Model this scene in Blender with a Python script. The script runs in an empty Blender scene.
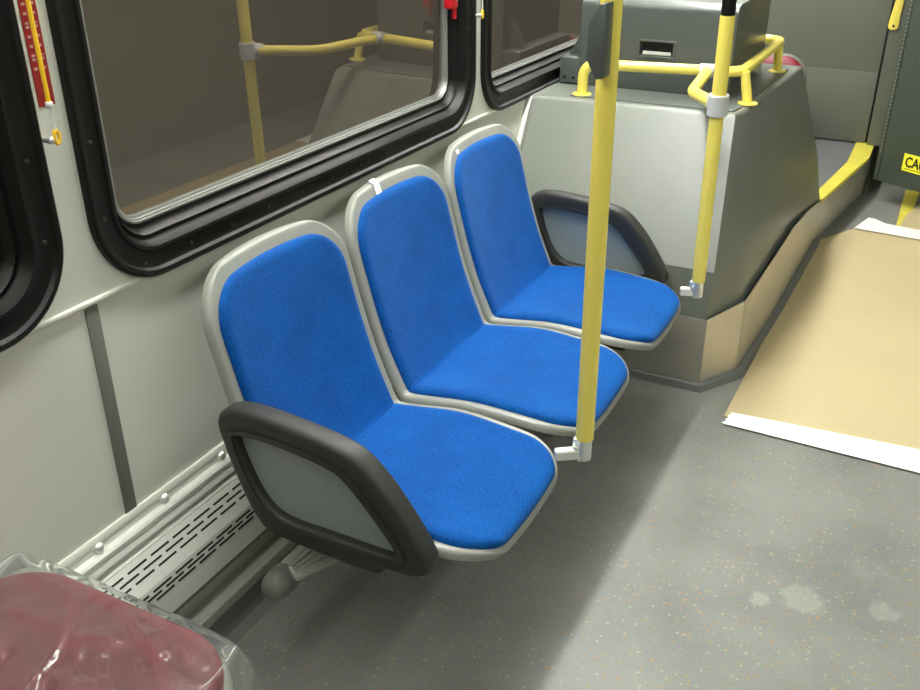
import bpy, bmesh, math, random
from mathutils import Vector, Matrix, Quaternion
from mathutils import noise as mnoise
random.seed(4)
PI = math.pi
scene = bpy.context.scene
COL = scene.collection

# ------------------------------------------------------------------ materials
def srgb(r, g, b):
    def f(c):
        c /= 255.0
        return c/12.92 if c <= 0.04045 else ((c+0.055)/1.055)**2.4
    return (f(r), f(g), f(b), 1)

def mat(name, col, rough=0.5, metal=0.0, noise=0.0, nscale=40.0, bump=0.0, bscale=200.0,
        spec=0.5, coat=0.0, sheen=0.0, aniso=None, emit=None, estr=0.0, bdist=0.002):
    m = bpy.data.materials.new(name); m.use_nodes = True
    nt = m.node_tree; b = nt.nodes['Principled BSDF']
    b.inputs['Base Color'].default_value = col
    b.inputs['Roughness'].default_value = rough
    b.inputs['Metallic'].default_value = metal
    b.inputs['Specular IOR Level'].default_value = spec
    b.inputs['Coat Weight'].default_value = coat
    b.inputs['Coat Roughness'].default_value = 0.08
    if sheen:
        b.inputs['Sheen Weight'].default_value = sheen
        b.inputs['Sheen Roughness'].default_value = 0.4
        b.inputs['Sheen Tint'].default_value = (0.35, 0.6, 1, 1)
    if emit:
        b.inputs['Emission Color'].default_value = emit
        b.inputs['Emission Strength'].default_value = estr
    tc = nt.nodes.new('ShaderNodeTexCoord')
    if noise:
        n = nt.nodes.new('ShaderNodeTexNoise'); n.inputs['Scale'].default_value = nscale
        n.inputs['Detail'].default_value = 6
        nt.links.new(tc.outputs['Object'], n.inputs['Vector'])
        r = nt.nodes.new('ShaderNodeValToRGB')
        r.color_ramp.elements[0].position = 0.3; r.color_ramp.elements[1].position = 0.7
        r.color_ramp.elements[0].color = [max(0, c*(1-noise)) for c in col[:3]]+[1]
        r.color_ramp.elements[1].color = [min(1, c*(1+noise)) for c in col[:3]]+[1]
        nt.links.new(n.outputs['Fac'], r.inputs['Fac'])
        nt.links.new(r.outputs['Color'], b.inputs['Base Color'])
    if bump:
        n2 = nt.nodes.new('ShaderNodeTexNoise'); n2.inputs['Scale'].default_value = bscale
        n2.inputs['Detail'].default_value = 3
        if aniso:
            mp = nt.nodes.new('ShaderNodeMapping'); mp.inputs['Scale'].default_value = aniso
            nt.links.new(tc.outputs['Object'], mp.inputs['Vector'])
            nt.links.new(mp.outputs['Vector'], n2.inputs['Vector'])
        else:
            nt.links.new(tc.outputs['Object'], n2.inputs['Vector'])
        bp = nt.nodes.new('ShaderNodeBump'); bp.inputs['Strength'].default_value = bump
        bp.inputs['Distance'].default_value = bdist
        nt.links.new(n2.outputs['Fac'], bp.inputs['Height'])
        nt.links.new(bp.outputs['Normal'], b.inputs['Normal'])
    return m

M = {}
M['wall'] = mat('wall_panel', srgb(214, 216, 204), 0.38, noise=0.02, nscale=6, bump=0.08, bscale=600)
M['ceiling'] = mat('ceiling_panel', srgb(200, 200, 190), 0.5)
M['far_wall'] = mat('far_wall', srgb(128, 128, 116), 0.6)
M['ledge'] = mat('ledge_white', srgb(225, 226, 214), 0.25)
M['seam'] = mat('seam_rubber', srgb(112, 114, 106), 0.6)
M['frame'] = mat('window_frame_black', srgb(20, 21, 19), 0.40, spec=0.3)
M['channel'] = mat('channel_grey', srgb(165, 167, 163), 0.3, metal=0.5)
M['chrome'] = mat('chrome', srgb(236, 236, 230), 0.32, metal=0.8)
M['steel'] = mat('brushed_steel', srgb(200, 196, 184), 0.36, metal=0.6, bump=0.25, bscale=30, aniso=(2, 2, 60), bdist=0.001, noise=0.05, nscale=8)
M['alu'] = mat('heater_aluminium', srgb(226, 227, 218), 0.33, metal=0.1)
M['dark_slot'] = mat('slot_dark', srgb(30, 30, 28), 0.8)
M['fringe'] = mat('fringe_brush', srgb(120, 120, 108), 0.9, noise=0.4, nscale=120)
M['cove'] = mat('floor_cove', srgb(116, 119, 116), 0.45)
M['shell'] = mat('seat_shell_grey', srgb(150, 153, 144), 0.36, bump=0.06, bscale=700)
M['black_plastic'] = mat('armrest_black', srgb(46, 47, 44), 0.5, bump=0.15, bscale=500, noise=0.05)
M['arm_panel'] = mat('armrest_panel_grey', srgb(136, 146, 144), 0.4)
M['yellow'] = mat('yellow_powder', srgb(255, 236, 108), 0.36, coat=0.3)
M['yellow_floor'] = mat('yellow_edge', srgb(228, 216, 84), 0.6, noise=0.08, nscale=12)
M['clamp'] = mat('clamp_grey', srgb(204, 206, 201), 0.4)
M['dark_hole'] = mat('hole_dark', srgb(24, 24, 23), 0.7)
M['housing'] = mat('housing_grey', srgb(122, 127, 118), 0.34, noise=0.03, nscale=5, bump=0.06, bscale=500)
M['housing_dark'] = mat('housing_lower_grey', srgb(112, 118, 113), 0.4, noise=0.03, nscale=6)
M['box'] = mat('cabinet_grey', srgb(84, 90, 86), 0.32, coat=0.15, bump=0.05, bscale=500)
M['partition'] = mat('partition_grey', srgb(106, 110, 98), 0.5, noise=0.03, nscale=8)
M['door'] = mat('door_green_grey', srgb(70, 78, 68), 0.5, noise=0.04, nscale=8)
M['platform'] = mat('platform_floor', srgb(112, 112, 114), 0.6, noise=0.06, nscale=10)
M['tape'] = mat('white_tape', srgb(250, 250, 246), 0.55)
M['red'] = mat('red_handle', srgb(206, 22, 30), 0.45)
M['label_red'] = mat('label_red', srgb(150, 30, 26), 0.45, noise=0.08, nscale=50)
M['label_white'] = mat('label_letter', srgb(196, 150, 140), 0.5)
M['cord'] = mat('cord_yellow', srgb(250, 200, 40), 0.4)
M['string'] = mat('cord_white', srgb(230, 230, 224), 0.4)
M['sign'] = mat('sign_yellow', srgb(250, 246, 60), 0.45)
M['ink'] = mat('ink_black', srgb(28, 28, 18), 0.5)
M['maroon'] = mat('maroon_vinyl', srgb(126, 26, 44), 0.4, noise=0.06, nscale=14)
M['outside'] = mat('outside_dark', srgb(40, 36, 33), 0.9)
M['beam'] = mat('beam_grey', srgb(168, 170, 158), 0.4, metal=0.1)
M['cap'] = mat('cap_grey', srgb(112, 113, 106), 0.5)
M['light'] = mat('lamp_lens', (1, 1, 0.93, 1), 0.5, emit=(1, 1, 0.965, 1), estr=32.0)
M['light_weak'] = mat('lamp_lens_weak', (1, 1, 0.93, 1), 0.5, emit=(1, 1, 0.965, 1), estr=10.0)
M['light_dim'] = mat('lamp_lens_dim', (1, 1, 0.93, 1), 0.5, emit=(1, 1, 0.965, 1), estr=8.5)

def fabric():
    m = mat('blue_velour', srgb(0, 80, 190), 0.85, sheen=0.22, spec=0.2)
    nt = m.node_tree; b = nt.nodes['Principled BSDF']
    tc = nt.nodes.new('ShaderNodeTexCoord')
    n1 = nt.nodes.new('ShaderNodeTexNoise'); n1.inputs['Scale'].default_value = 9; n1.inputs['Detail'].default_value = 5
    n2 = nt.nodes.new('ShaderNodeTexNoise'); n2.inputs['Scale'].default_value = 260; n2.inputs['Detail'].default_value = 2
    nt.links.new(tc.outputs['Object'], n1.inputs['Vector']); nt.links.new(tc.outputs['Object'], n2.inputs['Vector'])
    ad = nt.nodes.new('ShaderNodeMath'); ad.operation = 'MULTIPLY_ADD'; ad.inputs[1].default_value = 0.66
    nt.links.new(n2.outputs['Fac'], ad.inputs[0]); 
    h = nt.nodes.new('ShaderNodeMath'); h.operation = 'MULTIPLY'; h.inputs[1].default_value = 0.34
    nt.links.new(n1.outputs['Fac'], h.inputs[0]); nt.links.new(h.outputs[0], ad.inputs[2])
    r = nt.nodes.new('ShaderNodeValToRGB')
    r.color_ramp.elements[0].position = 0.36; r.color_ramp.elements[1].position = 0.64
    r.color_ramp.elements[0].color = srgb(0, 62, 132); r.color_ramp.elements[1].color = srgb(0, 90, 170)
    nt.links.new(ad.outputs[0], r.inputs['Fac']); nt.links.new(r.outputs['Color'], b.inputs['Base Color'])
    bp = nt.nodes.new('ShaderNodeBump'); bp.inputs['Strength'].default_value = 0.35; bp.inputs['Distance'].default_value = 0.001
    nt.links.new(n2.outputs['Fac'], bp.inputs['Height']); nt.links.new(bp.outputs['Normal'], b.inputs['Normal'])
    return m
M['fabric'] = fabric()

def floor_mat():
    m = mat('floor_vinyl', srgb(128, 130, 122), 0.42, spec=0.4)
    nt = m.node_tree; b = nt.nodes['Principled BSDF']; L = nt.links
    tc = nt.nodes.new('ShaderNodeTexCoord')
    base = nt.nodes.new('ShaderNodeTexNoise'); base.inputs['Scale'].default_value = 3.5; base.inputs['Detail'].default_value = 8
    L.new(tc.outputs['Object'], base.inputs['Vector'])
    r = nt.nodes.new('ShaderNodeValToRGB')
    r.color_ramp.elements[0].position = 0.3; r.color_ramp.elements[1].position = 0.72
    r.color_ramp.elements[0].color = srgb(122, 124, 120); r.color_ramp.elements[1].color = srgb(144, 146, 139)
    L.new(base.outputs['Fac'], r.inputs['Fac'])
    # fine mottling
    fine = nt.nodes.new('ShaderNodeTexNoise'); fine.inputs['Scale'].default_value = 180; fine.inputs['Detail'].default_value = 2
    L.new(tc.outputs['Object'], fine.inputs['Vector'])
    mx0 = nt.nodes.new('ShaderNodeMix'); mx0.data_type = 'RGBA'; mx0.blend_type = 'OVERLAY'; mx0.inputs[0].default_value = 0.25
    L.new(r.outputs['Color'], mx0.inputs[6]); L.new(fine.outputs['Color'], mx0.inputs[7])
    # orange flecks
    prev = mx0.outputs[2]
    for sc, th, colr, seed in ((85, 0.27, srgb(190, 140, 74), 0.0), (70, 0.22, srgb(186, 178, 142), 7.3), (80, 0.12, srgb(90, 92, 88), 3.1)):
        mp = nt.nodes.new('ShaderNodeMapping'); mp.inputs['Location'].default_value = (seed, seed*2, 0)
        L.new(tc.outputs['Object'], mp.inputs['Vector'])
        v = nt.nodes.new('ShaderNodeTexVoronoi'); v.inputs['Scale'].default_value = sc
        L.new(mp.outputs['Vector'], v.inputs['Vector'])
        lt = nt.nodes.new('ShaderNodeMath'); lt.operation = 'LESS_THAN'; lt.inputs[1].default_value = th
        L.new(v.outputs['Distance'], lt.inputs[0])
        sp = nt.nodes.new('ShaderNodeSeparateColor'); L.new(v.outputs['Color'], sp.inputs[0])
        lt2 = nt.nodes.new('ShaderNodeMath'); lt2.operation = 'LESS_THAN'; lt2.inputs[1].default_value = 0.3
        L.new(sp.outputs[0], lt2.inputs[0])
        mu = nt.nodes.new('ShaderNodeMath'); mu.operation = 'MULTIPLY'; L.new(lt.outputs[0], mu.inputs[0]); L.new(lt2.outputs[0], mu.inputs[1])
        mu2 = nt.nodes.new('ShaderNodeMath'); mu2.operation = 'MULTIPLY'; mu2.inputs[1].default_value = 0.55; L.new(mu.outputs[0], mu2.inputs[0])
        mx = nt.nodes.new('ShaderNodeMix'); mx.data_type = 'RGBA'; L.new(mu2.outputs[0], mx.inputs[0])
        L.new(prev, mx.inputs[6]); mx.inputs[7].default_value = colr; prev = mx.outputs[2]
    # chalky stain on the aisle floor
    def spot(cx, cy, rad, lo, strength):
        nonlocal prev
        mp = nt.nodes.new('ShaderNodeMapping'); mp.inputs['Location'].default_value = (-cx/rad, -cy/rad, 0)
        mp.inputs['Scale'].default_value = (1/rad, 1/rad, 1/rad)
        L.new(tc.outputs['Object'], mp.inputs['Vector'])
        g = nt.nodes.new('ShaderNodeTexGradient'); g.gradient_type = 'SPHERICAL'; L.new(mp.outputs['Vector'], g.inputs['Vector'])
        n = nt.nodes.new('ShaderNodeTexNoise'); n.inputs['Scale'].default_value = 34; n.inputs['Detail'].default_value = 9
        n.inputs['Roughness'].default_value = 0.7
        L.new(tc.outputs['Object'], n.inputs['Vector'])
        a = nt.nodes.new('ShaderNodeMath'); a.operation = 'ADD'; L.new(g.outputs['Fac'], a.inputs[0]); L.new(n.outputs['Fac'], a.inputs[1])
        rr = nt.nodes.new('ShaderNodeMapRange'); rr.inputs[1].default_value = lo; rr.inputs[2].default_value = lo+0.16
        rr.inputs[3].default_value = 0; rr.inputs[4].default_value = strength
        L.new(a.outputs[0], rr.inputs[0])
        mx = nt.nodes.new('ShaderNodeMix'); mx.data_type = 'RGBA'; L.new(rr.outputs[0], mx.inputs[0])
        L.new(prev, mx.inputs[6]); mx.inputs[7].default_value = srgb(186, 188, 176); prev = mx.outputs[2]
    spot(1.165, 1.76, 0.10, 0.98, 0.32)
    spot(1.08, 1.72, 0.05, 1.0, 0.35)
    spot(1.33, 1.80, 0.08, 1.05, 0.3)
    # grey scuffs everywhere in the aisle
    sc = nt.nodes.new('ShaderNodeTexNoise'); sc.inputs['Scale'].default_value = 5; sc.inputs['Detail'].default_value = 10
    sc.inputs['Roughness'].default_value = 0.75
    L.new(tc.outputs['Object'], sc.inputs['Vector'])
    rr = nt.nodes.new('ShaderNodeMapRange'); rr.inputs[1].default_value = 0.56; rr.inputs[2].default_value = 0.78
    rr.inputs[4].default_value = 0.32
    L.new(sc.outputs['Fac'], rr.inputs[0])
    mx = nt.nodes.new('ShaderNodeMix'); mx.data_type = 'RGBA'; L.new(rr.outputs[0], mx.inputs[0])
    L.new(prev, mx.inputs[6]); mx.inputs[7].default_value = srgb(170, 172, 160); prev = mx.outputs[2]
    L.new(prev, b.inputs['Base Color'])
    bp = nt.nodes.new('ShaderNodeBump'); bp.inputs['Strength'].default_value = 0.25; bp.inputs['Distance'].default_value = 0.001
    L.new(fine.outputs['Fac'], bp.inputs['Height']); L.new(bp.outputs['Normal'], b.inputs['Normal'])
    return m
M['floor'] = floor_mat()

def card_mat():
    m = mat('brown_board', srgb(202, 185, 143), 0.48, noise=0.05, nscale=2.2, bump=0.3, bscale=3, bdist=0.01)
    return m
M['card'] = card_mat()

def glass_mat():
    m = bpy.data.materials.new('tinted_window_glass'); m.use_nodes = True
    nt = m.node_tree; nt.nodes.remove(nt.nodes['Principled BSDF']); out = nt.nodes['Material Output']
    tr = nt.nodes.new('ShaderNodeBsdfTransparent'); tr.inputs[0].default_value = (0.62, 0.60, 0.57, 1)
    gl = nt.nodes.new('ShaderNodeBsdfGlossy'); gl.inputs['Roughness'].default_value = 0.012
    gl.inputs['Color'].default_value = (1.0, 0.93, 0.86, 1)
    fr = nt.nodes.new('ShaderNodeFresnel'); fr.inputs['IOR'].default_value = 2.15
    mx = nt.nodes.new('ShaderNodeMixShader')
    ge = nt.nodes.new('ShaderNodeNewGeometry'); iv = nt.nodes.new('ShaderNodeMath'); iv.operation = 'SUBTRACT'; iv.inputs[0].default_value = 1
    mu = nt.nodes.new('ShaderNodeMath'); mu.operation = 'MULTIPLY'
    nt.links.new(ge.outputs['Backfacing'], iv.inputs[1]); nt.links.new(fr.outputs[0], mu.inputs[0]); nt.links.new(iv.outputs[0], mu.inputs[1])
    nt.links.new(mu.outputs[0], mx.inputs[0]); nt.links.new(tr.outputs[0], mx.inputs[1]); nt.links.new(gl.outputs[0], mx.inputs[2])
    nt.links.new(mx.outputs[0], out.inputs[0])
    return m
M['glass'] = glass_mat()

def wrap_mat():
    m = bpy.data.materials.new('clear_plastic_wrap'); m.use_nodes = True
    nt = m.node_tree; nt.nodes.remove(nt.nodes['Principled BSDF']); out = nt.nodes['Material Output']
    tr = nt.nodes.new('ShaderNodeBsdfTransparent'); tr.inputs[0].default_value = (0.93, 0.95, 0.93, 1)
    gl = nt.nodes.new('ShaderNodeBsdfGlossy'); gl.inputs['Roughness'].default_value = 0.10
    df = nt.nodes.new('ShaderNodeBsdfDiffuse'); df.inputs['Color'].default_value = (0.62, 0.66, 0.62, 1)
    fr = nt.nodes.new('ShaderNodeFresnel'); fr.inputs['IOR'].default_value = 1.55
    m1 = nt.nodes.new('ShaderNodeMixShader'); m1.inputs[0].default_value = 0.10
    m2 = nt.nodes.new('ShaderNodeMixShader')
    nt.links.new(tr.outputs[0], m1.inputs[1]); nt.links.new(df.outputs[0], m1.inputs[2])
    nt.links.new(fr.outputs[0], m2.inputs[0]); nt.links.new(m1.outputs[0], m2.inputs[1]); nt.links.new(gl.outputs[0], m2.inputs[2])
    nt.links.new(m2.outputs[0], out.inputs[0])
    return m
M['wrap'] = wrap_mat()

# ------------------------------------------------------------------ helpers
class MB:
    """collects geometry (world coordinates) for ONE mesh object"""
    def __init__(s): s.v = []; s.f = []; s.mi = []; s.mats = []; s.cur = 0
    def use(s, m):
        if m not in s.mats: s.mats.append(m)
        s.cur = s.mats.index(m); return s
    def add(s, vs, fs):
        o = len(s.v); s.v += [tuple(v) for v in vs]
        for f in fs: s.f.append([i+o for i in f]); s.mi.append(s.cur)
    def box(s, a, b, bev=0.0, rot=None):
        bm = bmesh.new(); bmesh.ops.create_cube(bm, size=1)
        c = [(a[i]+b[i])/2 for i in range(3)]; d = [abs(b[i]-a[i]) for i in range(3)]
        for v in bm.verts: v.co = Vector((v.co.x*d[0], v.co.y*d[1], v.co.z*d[2]))
        if bev: bmesh.ops.bevel(bm, geom=bm.edges[:], offset=min(bev, min(d)*0.48), segments=3, affect='EDGES', profile=0.5)
        if rot is not None: bmesh.ops.transform(bm, matrix=rot.to_4x4(), verts=bm.verts)
        for v in bm.verts: v.co += Vector(c)
        s.bm(bm)
    def bm(s, bm):
        bm.verts.index_update()
        s.add([v.co[:] for v in bm.verts], [[v.index for v in f.verts] for f in bm.faces]); bm.free()
    def prism(s, pts, axis, a, b, bev=0.0, seg=2):
        """2D polygon extruded along axis from a to b; pts are the two remaining coords in xyz order"""
        bm = bmesh.new()
        def mk(p, t):
            q = list(p); q.insert(axis, t); return bm.verts.new(q)
        A = [mk(p, a) for p in pts]; B = [mk(p, b) for p in pts]; n = len(pts)
        bm.faces.new(A); bm.faces.new(B[::-1])
        for i in range(n): bm.faces.new([A[i], B[i], B[(i+1) % n], A[(i+1) % n]])
        bmesh.ops.recalc_face_normals(bm, faces=bm.faces)
        if bev: bmesh.ops.bevel(bm, geom=bm.edges[:], offset=bev, segments=seg, affect='EDGES', profile=0.5)
        s.bm(bm)
    def tube(s, pts, r, seg=16, caps=True, fillet=0.0, radii=None):
        pts = [Vector(p) for p in pts]
        if fillet: pts = fillet_path(pts, fillet)
        n = len(pts); vs = []; fs = []
        t0 = (pts[1]-pts[0]).normalized()
        up = Vector((0, 0, 1)) if abs(t0.z) < 0.9 else Vector((1, 0, 0))
        nx = t0.cross(up).normalized(); prev = t0
        for i, p in enumerate(pts):
            if i == 0: t = t0
            elif i == n-1: t = (pts[-1]-pts[-2]).normalized()
            else: t = ((pts[i+1]-p).normalized()+(p-pts[i-1]).normalized()).normalized()
            q = prev.rotation_difference(t); nx = q @ nx; nx = (nx-t*nx.dot(t)).normalized(); prev = t
            ny = t.cross(nx); rr = radii[i] if radii else r
            for k in range(seg):
                a = 2*PI*k/seg; vs.append(p+nx*math.cos(a)*rr+ny*math.sin(a)*rr)
        for i in range(n-1):
            for k in range(seg):
                k2 = (k+1) % seg; fs.append([i*seg+k, i*seg+k2, (i+1)*seg+k2, (i+1)*seg+k])
        if caps: fs.append(list(range(seg))[::-1]); fs.append([(n-1)*seg+k for k in range(seg)])
        s.add(vs, fs)
    def lathe(s, prof, origin, axis, seg=24):
        """prof: list of (radius, distance along axis)"""
        ax = Vector(axis).normalized(); q = Vector((0, 0, 1)).rotation_difference(ax); o = Vector(origin)
        vs = []; fs = []
        for r, h in prof:
            for k in range(seg):
                a = 2*PI*k/seg; vs.append(o+q @ Vector((r*math.cos(a), r*math.sin(a), h)))
        for i in range(len(prof)-1):
            for k in range(seg):
                k2 = (k+1) % seg; fs.append([i*seg+k, i*seg+k2, (i+1)*seg+k2, (i+1)*seg+k])
        fs.append(list(range(seg))[::-1]); fs.append([(len(prof)-1)*seg+k for k in range(seg)])
        s.add(vs, fs)
    def loops(s, loops, closed=True, capa=False, capb=False):
        n = len(loops[0]); vs = [p for l in loops for p in l]; fs = []
        for i in range(len(loops)-1):
            for k in range(n if closed else n-1):
                k2 = (k+1) % n; fs.append([i*n+k, i*n+k2, (i+1)*n+k2, (i+1)*n+k])
        if capa: fs.append(list(range(n))[::-1])
        if capb: fs.append([(len(loops)-1)*n+k for k in range(n)])
        s.add(vs, fs)
    def build(s, name, m=None, parent=None, angle=35, recalc=True):
        me = bpy.data.meshes.new(name)
        org = Vector((0, 0, 0))
        q_ = parent
        while q_ is not None: org = org+Vector(q_.location); q_ = q_.parent
        me.from_pydata([tuple(Vector(v)-org) for v in s.v], [], s.f)
        if m is not None and not s.mats: me.materials.append(m)
        else:
            for mm in s.mats: me.materials.append(mm)
            for p, i in zip(me.polygons, s.mi): p.material_index = i
        if recalc:
            b = bmesh.new(); b.from_mesh(me); bmesh.ops.recalc_face_normals(b, faces=b.faces); b.to_mesh(me); b.free()
        me.update()
        for p in me.polygons: p.use_smooth = True
        me.set_sharp_from_angle(angle=math.radians(angle))
        o = bpy.data.objects.new(name, me); COL.objects.link(o)
        if parent is not None:
            o.parent = parent
        return o

def fillet_path(pts, rad):
    out = [pts[0]]
    for i in range(1, len(pts)-1):
        a, p, c = pts[i-1], pts[i], pts[i+1]
        u = (a-p); v = (c-p); lu, lv = u.length, v.length; u.normalize(); v.normalize()
        r = min(rad, lu*0.48, lv*0.48)
        for k in range(9):
            t = k/8; A = p+u*r; B = p+v*r
            out.append(A*(1-t)**2+p*2*t*(1-t)+B*t**2)
    out.append(pts[-1]); return out

def thing(name, label, cat, loc, group=None):
    o = bpy.data.objects.new(name, None); COL.objects.link(o); o.location = loc
    o.empty_display_size = 0.05
    o['label'] = label; o['category'] = cat
    if group: o['group'] = group
    bpy.context.view_layer.update()
    return o
def tag(o, label, cat, group=None):
    o['label'] = label; o['category'] = cat
    if group: o['group'] = group
    return o
def struct(o): o['kind'] = 'structure'; return o
def copy_tree(o, loc, label, skip=()):
    r = o.copy(); COL.objects.link(r); r.location = loc; r['label'] = label
    for ch in list(o.children):
        if ch.name.split('.')[0] in skip: continue
        c = ch.copy(); COL.objects.link(c); c.parent = r
        for g in list(ch.children):
            d = g.copy(); COL.objects.link(d); d.parent = c
    return r

def catmull(pts, n=12, closed=False):
    P = [Vector(p) for p in pts]; out = []; m = len(P)
    rng = range(m) if closed else range(m-1)
    for i in rng:
        p0 = P[(i-1) % m] if (closed or i > 0) else P[0]*2-P[1]
        p1 = P[i]; p2 = P[(i+1) % m]
        p3 = P[(i+2) % m] if (closed or i < m-2) else P[-1]*2-P[-2]
        for k in range(n):
            t = k/n
            out.append(0.5*((2*p1)+(-p0+p2)*t+(2*p0-5*p1+4*p2-p3)*t*t+(-p0+3*p1-3*p2+p3)*t**3))
    if not closed: out.append(P[-1])
    return out

def rr(y0, y1, z0, z1, r, n=10):
    """rounded rectangle in (y,z)"""
    r = max(r, 0.001); out = []
    for cy, cz, a0 in ((y1-r, z1-r, 0), (y0+r, z1-r, PI/2), (y0+r, z0+r, PI), (y1-r, z0+r, 1.5*PI)):
        for k in range(n+1):
            a = a0+PI/2*k/n; out.append((cy+r*math.cos(a), cz+r*math.sin(a)))
    return out

def text_mesh(body, size, extr, offset=0.0):
    cu = bpy.data.curves.new('lettering', 'FONT'); cu.body = body; cu.size = size; cu.extrude = extr; cu.offset = offset
    o = bpy.data.objects.new('lettering', cu); COL.objects.link(o)
    bpy.context.view_layer.update()
    me = bpy.data.meshes.new_from_object(o.evaluated_get(bpy.context.evaluated_depsgraph_get()))
    vs = [v.co.copy() for v in me.vertices]; fs = [list(p.vertices) for p in me.polygons]
    bpy.data.objects.remove(o); bpy.data.curves.remove(cu); bpy.data.meshes.remove(me)
    return vs, fs

# ------------------------------------------------------------------ camera
Rw = ((0.8882656091583131, -0.20674479025387812, -0.4101716705106419),
      (0.45932501566863576, 0.4040358934122259, 0.7910597492070949),
      (-0.002176595419046097, 0.8910732789941938, -0.45385424300640553))
cd = bpy.data.cameras.new('camera'); cam = bpy.data.objects.new('camera', cd); COL.objects.link(cam)
cd.sensor_width = 36; cd.lens = 36*930/920; cd.clip_start = 0.02; cd.clip_end = 60
mw = Matrix.Identity(4)
for i in range(3):
    mw[i][0] = Rw[i][0]; mw[i][1] = Rw[i][1]; mw[i][2] = -Rw[i][2]
mw[0][3], mw[1][3], mw[2][3] = 1.22, 0.0, 1.45
cam.matrix_world = mw
scene.camera = cam

# ------------------------------------------------------------------ room shell
Y0, Y1, XR, ZC = -1.6, 6.6, 2.45, 2.2
b = MB(); b.box((-0.12, Y0, -0.06), (XR+0.05, Y1, 0)); struct(b.build('floor', M['floor']))
b = MB(); b.box((-0.12, Y0, ZC), (XR+0.05, Y1, ZC+0.05)); struct(b.build('ceiling', M['ceiling']))
b = MB(); b.box((XR, Y0, 0), (XR+0.05, Y1, ZC)); struct(b.build('wall_right', M['partition']))
b = MB(); b.box((0, Y0-0.05, 0), (XR, Y0, ZC)); struct(b.build('wall_rear', M['partition']))
b = MB(); b.box((0, Y1, 0), (XR, Y1+0.05, ZC)); struct(b.build('wall_front', M['far_wall']))

WIN = [(-0.60, 0.955), (1.016, 2.436), (2.485, 4.2)]
WZ = (0.792, 1.95)
# left wall with rounded openings
bm = bmesh.new()
def ring(pts, x=0.0):
    vs = [bm.verts.new((x, p[0], p[1])) for p in pts]
    return [bm.edges.new((vs[i], vs[(i+1) % len(vs)])) for i in range(len(vs))]
ed = ring([(Y0, 0), (Y1, 0), (Y1, ZC), (Y0, ZC)])
for (a, c) in WIN: ed += ring(rr(a+0.012, c-0.012, WZ[0]+0.012, WZ[1]-0.012, 0.13))
bmesh.ops.triangle_fill(bm, edges=ed, use_beauty=True)
ret = bmesh.ops.extrude_face_region(bm, geom=bm.faces[:])
for e in ret['geom']:
    if isinstance(e, bmesh.types.BMVert): e.co.x = -0.10
bmesh.ops.recalc_face_normals(bm, faces=bm.faces)
b = MB(); b.bm(bm); struct(b.build('wall_left', M['wall']))

def window(n, y0, y1):
    z0, z1 = WZ
    R0 = 0.145
    prof = [(0.012, -0.012), (0.0, 0.0), (0.001, 0.010), (0.006, 0.014), (0.013, 0.013), (0.017, 0.006), (0.022, 0.004),
            (0.040, 0.003), (0.046, 0.004), (0.050, 0.009), (0.056, 0.009), (0.060, -0.004), (0.066, -0.016), (0.070, -0.016),
            (0.074, -0.012), (0.078, -0.018), (0.082, -0.034), (0.090, -0.036), (0.094, -0.045)]
    def L(i, x): 
        return [(x, p[0], p[1]) for p in rr(y0+i, y1-i, z0+i, z1-i, max(R0-i, 0.035), 14)]
    w = thing('window_%d' % n, '', '', (0, (y0+y1)/2, z0))
    del w['label']; del w['category']; struct(w)
    b = MB(); b.loops([L(i, x) for i, x in prof]); b.build('window_frame', M['frame'], w, angle=28)
    b = MB(); b.loops([L(i, x) for i, x in ((0.090, -0.0365), (0.0905, -0.032), (0.0945, -0.031), (0.0955, -0.0355), (0.0985, -0.0355), (0.0995, -0.041), (0.104, -0.041), (0.105, -0.052))])
    b.build('glass_channel', M['channel'], w, angle=28)
    b = MB(); l = [(x+(z-0.87)*0.0145, y, z) for x, y, z in L(0.103, -0.046)]; l2 = [(x-0.004, y, z) for x, y, z in l]
    b.loops([l, l2], capa=True, capb=True); b.build('glass_pane', M['glass'], w)
    # small screws on the frame face
    ys = [y0+0.105]
    while ys[-1]+0.118 < y1-0.05: ys.append(ys[-1]+0.118)
    b = MB()
    for y in ys:
        b.lathe([(0.0045, 0), (0.0045, 0.0015), (0.002, 0.0028)], (0.003, y, z0+0.031), (1, 0, 0), 10)
    for z in (0.93, 1.06, 1.3, 1.5, 1.7):
        for y in (y0+0.031, y1-0.031): b.lathe([(0.0045, 0), (0.0045, 0.0015), (0.002, 0.0028)], (0.003, y, z), (1, 0, 0), 10)
    b.build('frame_screw', M['black_plastic'], w)['kind'] = 'stuff'
    return w
for i, (a, c) in enumerate(WIN): window(i+1, a, c)

# ledge line under the windows, between the frames
for k, (a, c) in enumerate(((0.815, 1.10), (2.31, 2.60))):
    b = MB(); b.box((-0.01, a, 0.795), (0.006, c, 0.805), 0.003); struct(b.build('trim_%d' % (k+1), M['ledge']))
b = MB(); b.box((-0.01, 0.974, 0.366), (0.0025, 1.002, 0.792), 0.001); struct(b.build('trim_3', M['seam']))
b = MB(); b.box((-0.01, -0.55, 0.366), (0.0025, -0.522, 0.792), 0.001); struct(b.build('trim_4', M['seam']))

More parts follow.
